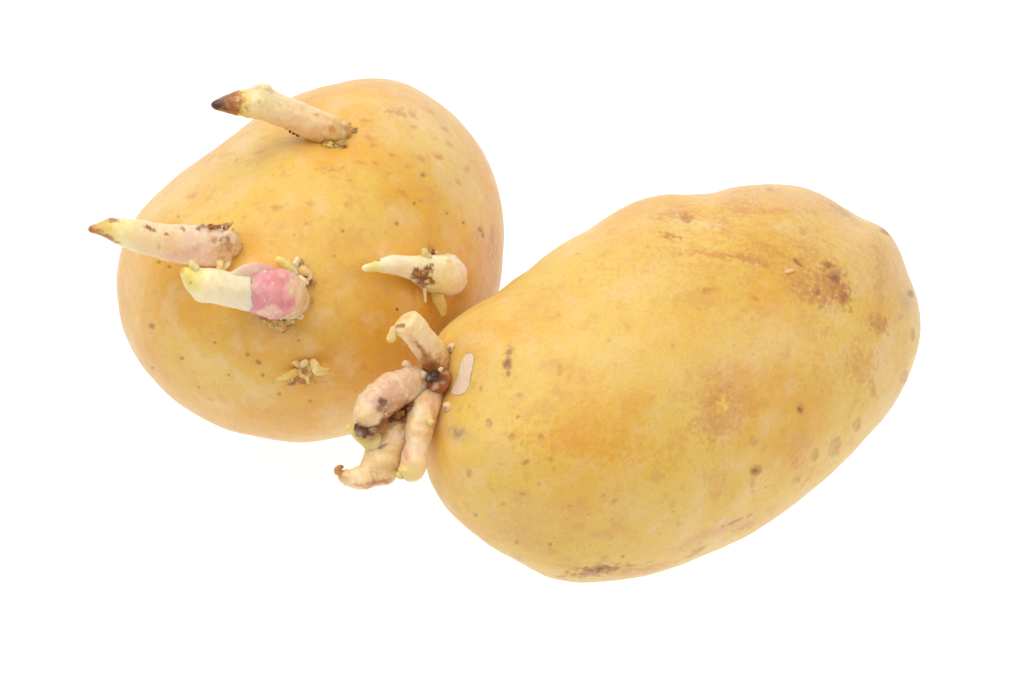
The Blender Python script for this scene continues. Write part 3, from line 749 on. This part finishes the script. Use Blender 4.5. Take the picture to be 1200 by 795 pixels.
# --- bent sprout with the brown scar
n = surf(left_bvh, 522, 326)
s = tube("sprout", [(536, 328, -14, 16), (529, 324.5, 4, 20), (520, 322.5, 12, 22), (506, 320, 19, 20.5), (492, 316, 24, 16), (475, 312.5, 28, 13), (458, 310.5, 31, 10.5),
                    (446, 311.5, 32, 7.4), (435, 313.5, 32, 5), (424, 315, 31, 4)], n, L,
         [(0, STRAW), (.12, BLUSH * [1.05, 1.1, 1.1]), (.25, IVORY * [1, 1, .85]), (.4, IVORY * [1, 1, .85]), (.6, IVORY * [1.02, 1.02, 1.05]), (.8, IVORY), (.9, LEMON * [1, 1.1, 1.2]), (1, IVORY)],
         spots=[(494, 325, 12, 9, -20, BROWN * .7, 1.0), (487, 322, 6, 6, 0, DARK, .8), (503, 315, 7, 5, 20, BROWN * .7, .95), (507, 331, 6, 4, 0, BROWN * .8, .9), (492, 322, 4, 3, 0, BUFF, .8), (492, 334, 10, 3, -20, BROWN * .7, .9),
                (443, 304, 2.4, 2.4, 0, BROWN * .7, .9), (525, 307, 4, 3, 0, STRAW, .7), (510, 342, 14, 4, 0, LEMON, .5)],
         bumps=[(528, 306, 12, 3), (533, 336, 12, 3)], rough=.05, on=left_bvh, frill=.2, seed=41, label="small bent sprout with a dark brown scar")
small("bract", [(503, 305, 30, 6), (499, 298, 33, 5), (495.5, 291, 34, 2.6)], n, s, [(0, CREAM), (1, LEMON * [1, 1.05, 1.4])], seed=42, on=left_bvh, flat=.6)
small("bract", [(510, 338, 12, 7), (514, 350, 17, 7), (518, 361, 20, 5), (520, 371, 21, 2.4)], n, s, [(0, LEMON), (.5, STRAW * [1, 1.1, 1]), (1, LEMON)], seed=43, on=left_bvh, flat=.55)
small("rootlet", [(497, 334, 20, 2.4), (498, 345, 19, 1.7), (498.5, 355, 17, 1.6)], n, s, [(0, IVORY), (1, CREAM)], seed=44, on=left_bvh)
nubs("root_nubs", arc(503, 296, 511, 296, 8, 1, 1.4, 2.2, 4, 10, 45), n, s, 46, (BROWN, BLUSH), on=left_bvh)

# --- tiny bud low on the front
n = surf(left_bvh, 356, 434)
s = tube("bud", [(357, 438, -8, 7), (358, 434, 3, 9.5), (360, 430, 8, 7), (361, 427, 11, 3)], n, L, [(0, STRAW), (1, LEMON)], seed=51, rings=40, seg=24,
         spots=[(355, 434, 5, 5.5, 0, ORANGE * .6, .9), (358, 437, 4, 3, 0, BROWN, .7)], rough=.12)
small("bract", [(350, 434, 4, 4), (341, 439, 9, 4.6), (332, 443, 11, 3.6), (323, 445, 12, 1.4)], n, s, [(0, STRAW), (.5, LEMON), (1, LEMON * [1, 1.05, 1.4])], seed=52, flat=.6)
small("bract", [(353, 430, 4, 4), (347, 426, 9, 4), (342, 424.5, 11, 1.6)], n, s, [(0, STRAW), (1, LEMON * [1, 1, 1.5])], seed=53)
small("bract", [(356, 430, 6, 4.6), (357, 425, 11, 5), (356, 421.5, 12, 3)], n, s, [(0, STRAW), (1, CREAM)], seed=54)
small("bract", [(363, 432, 4, 5), (369, 428, 10, 8), (372, 433, 13, 7.4), (380, 435, 14, 4.6), (387, 433.5, 14, 2)], n, s, [(0, STRAW), (.4, CREAM * [1, 1, .8]), (.7, LEMON), (1, STRAW)], seed=55, flat=.7)
small("rootlet", [(358, 440, 6, 3.4), (360.5, 445, 8, 2.6), (361.5, 450, 8, 1.2)], n, s, [(0, STRAW), (1, LEMON)], seed=56)
small("rootlet", [(343, 439, 8, 1.6), (342.5, 447, 8, 0.8)], n, s, [(0, STRAW), (1, LEMON)], seed=57)

nubs("root_nubs", arc(344, 436, 370, 436, 26, 2.6, 1.4, 3.2, 1, 6, 58), n, s, 59, (STRAW, LEMON, ORANGE * 1.1, CREAM), on=left_bvh)

R = right_root
n = surf(right_bvh, 520, 450)
NB = n
# --- upper stub
s = tube("sprout", [(524, 440, -24, 13), (514, 426, 0, 16.5), (503, 410, 20, 16.5), (491, 395, 34, 16), (480, 382, 44, 16), (472, 373, 50, 13.5)], n, R,
         [(0, BROWN), (.12, ORANGE * [1, 1.1, 1.6]), (.3, STRAW * [1, .95, 1.2]), (.5, CREAM * [.98, .9, .85]), (.75, CREAM), (1, CREAM * [1, 1, .85])],
         spots=[(508, 430, 13, 10, 20, ORANGE * .7, .85), (516, 418, 4, 10, 30, STRAW * .85, .6), (478, 366, 10, 4, 10, STRAW, .6), (483, 398, 5, 14, 35, STRAW, .5), (500, 418, 3, 22, 32, ORANGE * .8, .75), (493, 410, 2, 16, 35, BROWN * 1.4, .7), (507, 424, 3, 14, 25, BROWN * 1.3, .6), (498, 424, 4, 12, 20, ORANGE * .7, .7), (466, 381, 9, 2.6, -5, BROWN * 1.2, .85), (460, 379, 5, 2.5, -20, ORANGE * .7, .7), (475, 372, 6, 3, 10, STRAW * .85, .55), (468, 396, 5, 4, 0, STRAW * .85, .5)],
         bumps=[(462, 384, 7, 3), (500, 420, 4, -1.5)], rough=.07, cap=.45, seed=61, label="upright pale stub with brown streaked base")
small("bract", [(463, 383, 46, 5), (460, 391, 50, 5), (458, 398, 52, 5), (457, 402, 52, 2.6)], n, s, [(0, CREAM), (.5, STRAW * [1, 1.1, 1.2]), (1, LEMON)], seed=62, flat=.7)
small("rootlet", [(466, 364, 44, 1.6), (464.5, 361, 46, 1.0)], n, s, [(0, BROWN), (1, DARK)], seed=63)

# --- fat mauve middle sprout
s = tube("sprout", [(512, 452, -26, 13), (496, 447, 0, 15.5), (477, 451, 22, 18.5), (457, 461, 38, 21.5), (440, 475, 48, 20), (429, 489, 54, 15.5), (422, 501, 57, 8)], n, R,
         [(0, BROWN), (.15, BLUSH), (.32, BLUSH * [.97, .95, .9]), (.55, BLUSH * [.93, .84, .76]), (.75, BLUSH * [.98, 1.05, 1.0]), (.9, CREAM * [.98, .9, .85]), (1, STRAW * .8)],
         spots=[(455, 466, 24, 15, 35, MAUVE * [1.2, 1.15, 1], .6), (470, 452, 18, 8, 30, BLUSH * [.85, .7, .6], .6), (488, 446, 8, 6, 0, STRAW, .6), (460, 478, 22, 6, 30, BUFF, .7), (430, 480, 7, 9, 0, CREAM, .6), (448, 472, 5, 5, 0, DARK * 1.3, .85), (446, 478, 7, 4, 20, BROWN, .7), (466, 487, 26, 6, 22, BROWN * .9, .85), (478, 478, 14, 6, 25, ORANGE * .6, .8), (447, 497, 10, 5, 25, BROWN, .8),  # some brown spots paint crease shade along the junctions
                (421, 505, 5, 7, 25, DARK * .8, .95), (436, 470, 9, 12, 0, BLUSH * 1.1, .4)],
         bumps=[(490, 440, 6, 3), (478, 427, 5, 3), (441, 463, 9, 3), (466, 447, 7, -2.5), (454, 481, 9, -3), (430, 484, 7, 2.5), (472, 462, 8, 2.5)], wart=150, rough=.08, seed=71, label="fat mauve warty sprout with a black tip")
small("bract", [(480, 432, 20, 5), (476, 427, 24, 5), (473, 423, 26, 2.4)], n, s, [(0, BLUSH), (1, CREAM)], seed=72)
small("bract", [(430, 507, 56, 3), (423, 507, 60, 4), (418, 502, 61, 2.8), (417, 496, 61, 1)], n, s, [(0, DARK * 1.4), (1, DARK * .7)], seed=73, rough=.45, label="black shrivelled tip")
small("bract", [(454, 489, 46, 5), (441, 499, 52, 5.5), (430, 509, 57, 4)], n, s, [(0, BROWN * .8), (.5, BROWN), (1, DARK * 1.4)], seed=74, rough=.45, label="brown shrivelled edge")
nubs("root_nubs", arc(486, 436, 494, 452, 14, 2.4, 2, 3.8, 14, 22, 75), n, s, 76, (CREAM, STRAW * 1.05, IVORY))
nubs("root_nubs", arc(452, 492, 482, 476, 22, 3, 1.6, 3.6, 24, 36, 77), n, s, 78, (BROWN, ORANGE * .7, BROWN * .7))

# --- lower hooked sprout
s = tube("sprout", [(506, 480, -26, 11), (489, 487, -4, 18), (471, 504, 12, 24), (457, 526, 24, 25), (444, 547, 33, 20.5), (428, 558, 40, 14.5), (413, 560, 44, 11), (403, 557.5, 47, 8), (397, 554, 48, 6.5)], n, R,
         [(0, BROWN), (.15, ORANGE * [1.05, 1.2, 1.8]), (.3, STRAW * [1, .95, 1.25]), (.5, STRAW * [1.02, 1.08, 1.3]), (.75, CREAM * [.98, .92, .8]), (.9, CREAM), (1, STRAW * .85)],
         spots=[(478, 498, 14, 10, 20, BUFF, .8), (458, 548, 16, 8, 10, STRAW * .9, .6), (472, 528, 7, 22, 0, BUFF, .55), (450, 522, 6, 2, 32, DARK * 1.4, .8), (463, 510, 14, 9, 40, BLUSH, .5), (442, 566, 22, 3, 5, ORANGE * .8, .7), (437, 563, 3, 7, 20, BROWN * 1.2, .7), (433, 571, 5, 3, 0, BROWN * 1.2, .7), (450, 564, 8, 2.5, 20, BROWN * 1.3, .6), (398, 556, 4, 6, 0, BUFF, .7), (470, 555, 10, 8, 0, ORANGE * [1.1, 1.4, 2], .5),
                (475, 492, 12, 7, 20, BROWN, .8), (403, 569, 7, 3, -30, ORANGE * .8, .6)],  # brown spot paints shade into the crease under the mauve sprout
         bumps=[(430, 535, 10, 3), (458, 567, 8, 2.5), (452, 545, 8, 2.5), (468, 535, 7, -2.5), (440, 553, 6, -2), (425, 566, 6, 2)], wart=40, rough=.07, seed=81, label="lowest sprout curling up into a small hook")
small("bract", [(398, 556, 48, 5), (396, 551, 51, 4.2), (399, 548, 52, 3), (403, 547, 52, 1.4)], n, s, [(0, STRAW), (.5, BUFF), (1, BROWN)], seed=82)
small("bract", [(450, 526, 34, 14), (437, 518, 40, 13), (423, 511, 45, 8.5), (412, 504, 48, 4), (406, 498, 49, 2)], n, s, [(0, CREAM), (.5, LEMON * [1.08, 1.08, 1.3]), (1, LEMON * [1.1, 1.1, 1.3])], seed=83, flat=.6, label="pointed yellow bract beside the black tip")

# --- right hanging sprout
s = tube("sprout", [(514, 455, -16, 12), (504, 465, 8, 14.5), (496, 483, 24, 16.5), (491, 503, 32, 16.5), (488, 523, 38, 15), (485, 543, 42, 15), (480, 557, 44, 12.5), (477, 564, 45, 8)], n, R,
         [(0, BROWN), (.12, BLUSH * [1, .95, .9]), (.3, CREAM * [1, .92, .85]), (.5, CREAM * [1, .88, .8]), (.7, BLUSH * [1.02, 1.05, .95]), (.88, CREAM * [1, 1, .8]), (1, LEMON * [1, .98, 1.3])],
         spots=[(508, 486, 5, 24, 5, BUFF * 1.1, .6), (504, 520, 6, 22, 8, STRAW * .9, .6), (498, 468, 9, 5, 20, ORANGE * [1.2, 1.5, 2.5], .6), (487, 480, 6, 14, 10, IVORY, .6), (476, 534, 4, 10, 5, PINK * [1, .9, .7], .6), (506, 470, 8, 6, 30, BLUSH * [1, .8, .7], .6), (490, 530, 10, 12, 0, BLUSH, .4), (503, 540, 5, 12, 10, STRAW, .4), (480, 552, 12, 8, 0, LEMON * [1, 1, 1.3], .4)],  # ivory spot is a highlight painted on the upper left
         bumps=[(504, 494, 6, 2.5), (470, 556, 7, 3), (484, 500, 7, 2), (498, 515, 7, -2), (488, 540, 7, 2), (476, 520, 6, -1.5)], rough=.055, seed=91, wart=20, label="smooth sprout hanging beside the tuber with a yellow end")
small("bract", [(500, 493, 42, 2.4), (504.5, 495, 46, 4), (507, 497, 46, 3)], n, s, [(0, LEMON), (1, LEMON * [1, 1.05, 1.6])], seed=92)
small("bract", [(474, 557, 44, 5), (468, 557, 48, 4.4), (464, 558, 49, 2.8)], n, s, [(0, LEMON * [1, 1, 1.2]), (1, LEMON * [1, 1.05, 1.5])], seed=93)

# --- crown of the eye: brown stub with a black lump painting a pit's shade, pale knobs, flake of dried skin
ns = surf(right_bvh, 516, 447)
s = tube("stem_scar", [(524, 453, -10, 13), (516, 450, 14, 13.5), (510, 447, 28, 12), (506, 444, 36, 9)], ns, R, [(0, BROWN), (.4, BUFF), (.7, BROWN * 1.5), (1, BROWN * .9)],
         mat=M_NUB, spots=[(512, 452, 5, 4, 0, BLUSH, .6), (516, 445, 5, 3, 40, BROWN * .6, .8), (508, 455, 3, 3, 0, CREAM, .5)], rough=.34, seed=95, rings=70, seg=48, label="brown withered scar among the sprouts")
small("pit_shade", [(511, 447, 34, 5), (506, 442, 43, 8), (502, 437, 45, 5)], ns, s, [(0, BROWN), (.4, DARK * .4), (1, DARK * .25)], seed=99, rough=.5, flat=.35, label="black lump painting the shade of a pit in the scar")
small("root_nub", [(512, 437, 36, 3), (515, 434, 40, 3.4), (519, 431, 42, 2)], ns, s, [(0, BLUSH), (1, CREAM * .9)], seed=100, rough=.45)
small("root_nub", [(497, 437, 34, 4), (494, 441, 38, 4), (491, 446, 38, 3)], ns, s, [(0, CREAM), (1, CREAM)], seed=103, rough=.45)
nubs("root_nubs", arc(516, 432, 529, 446, 26, 2.2, 1.6, 3.6, 2, 10, 96) + arc(522, 446, 525, 466, 14, 1.8, 1.4, 2.8, 2, 8, 97), ns, s, 98, (IVORY, BLUSH, BROWN))
for (x, y, r, sd) in ((529, 407, 5.6, 101), (523, 477, 5.2, 102)):
    k = surf(right_bvh, x, y)
    small("root_nub", [(x + 3, y + 1, -4, r * .8), (x, y, 3, r), (x - 2, y - 1, 7, r * .7)], k, R, [(0, BUFF), (.4, CREAM), (1, CREAM * [.92, .9, .95])], seed=sd, spots=[(x - 2, y + 2, 2.6, 2.6, 0, BROWN, .9)], rough=.42)

# flake of dried pale skin, thin but solid, following the tuber
poly = [(546, 414), (550, 413), (554, 417), (553, 428), (551, 440), (549, 452), (545, 460), (539, 463), (533, 462), (531, 458), (536, 447), (539, 436), (541, 425)]
cx, cy = np.mean(poly, 0)
rings_f, V, F, cl = [0.0, .35, .7, .92, 1.0], [], [], []
m = 52
cp = np.array(poly + poly[:1], float)
per = catmull(np.c_[cp, np.zeros((len(cp), 2))], m + 1)[:m, :2]
per = per + np.random.default_rng(5).normal(0, .5, per.shape)
for side in (0, 1):
    for q in rings_f[1:]:
        for k in range(m):
            x, y = cx + (per[k, 0] - cx) * q * 1.15, cy + (per[k, 1] - cy) * q
            lift = 0.7 + 0.35 * q + 0.35 * math.sin(k * .5)
            V.append(place(x, y, surf(right_bvh, x, y) + (lift if side == 0 else lift - 1.1) * K))
            cl.append([.85, .63, .45])
    V.append(place(cx, cy, surf(right_bvh, cx, cy) + (1.1 if side == 0 else 0.0) * K)); cl.append([.85, .63, .45])
nr = len(rings_f) - 1
blk = nr * m + 1
for side in (0, 1):
    o_ = side * blk
    for r_ in range(nr - 1):
        for k in range(m):
            k2 = (k + 1) % m
            f = (o_ + r_ * m + k, o_ + r_ * m + k2, o_ + (r_ + 1) * m + k2, o_ + (r_ + 1) * m + k)
            F.append(f if side else f[::-1])
    for k in range(m):
        f = (o_ + blk - 1, o_ + (k + 1) % m, o_ + k)
        F.append(f if side else f[::-1])
for k in range(m):
    k2 = (k + 1) % m
    a, b = (nr - 1) * m + k, (nr - 1) * m + k2
    F.append((a, b, blk + b, blk + a))
V = np.array(V)
link_mesh("skin_flake", V, F, M_FLAKE, R, np.array(cl), origin=V.mean(0), label="strip of pale dried skin beside the sprouts")
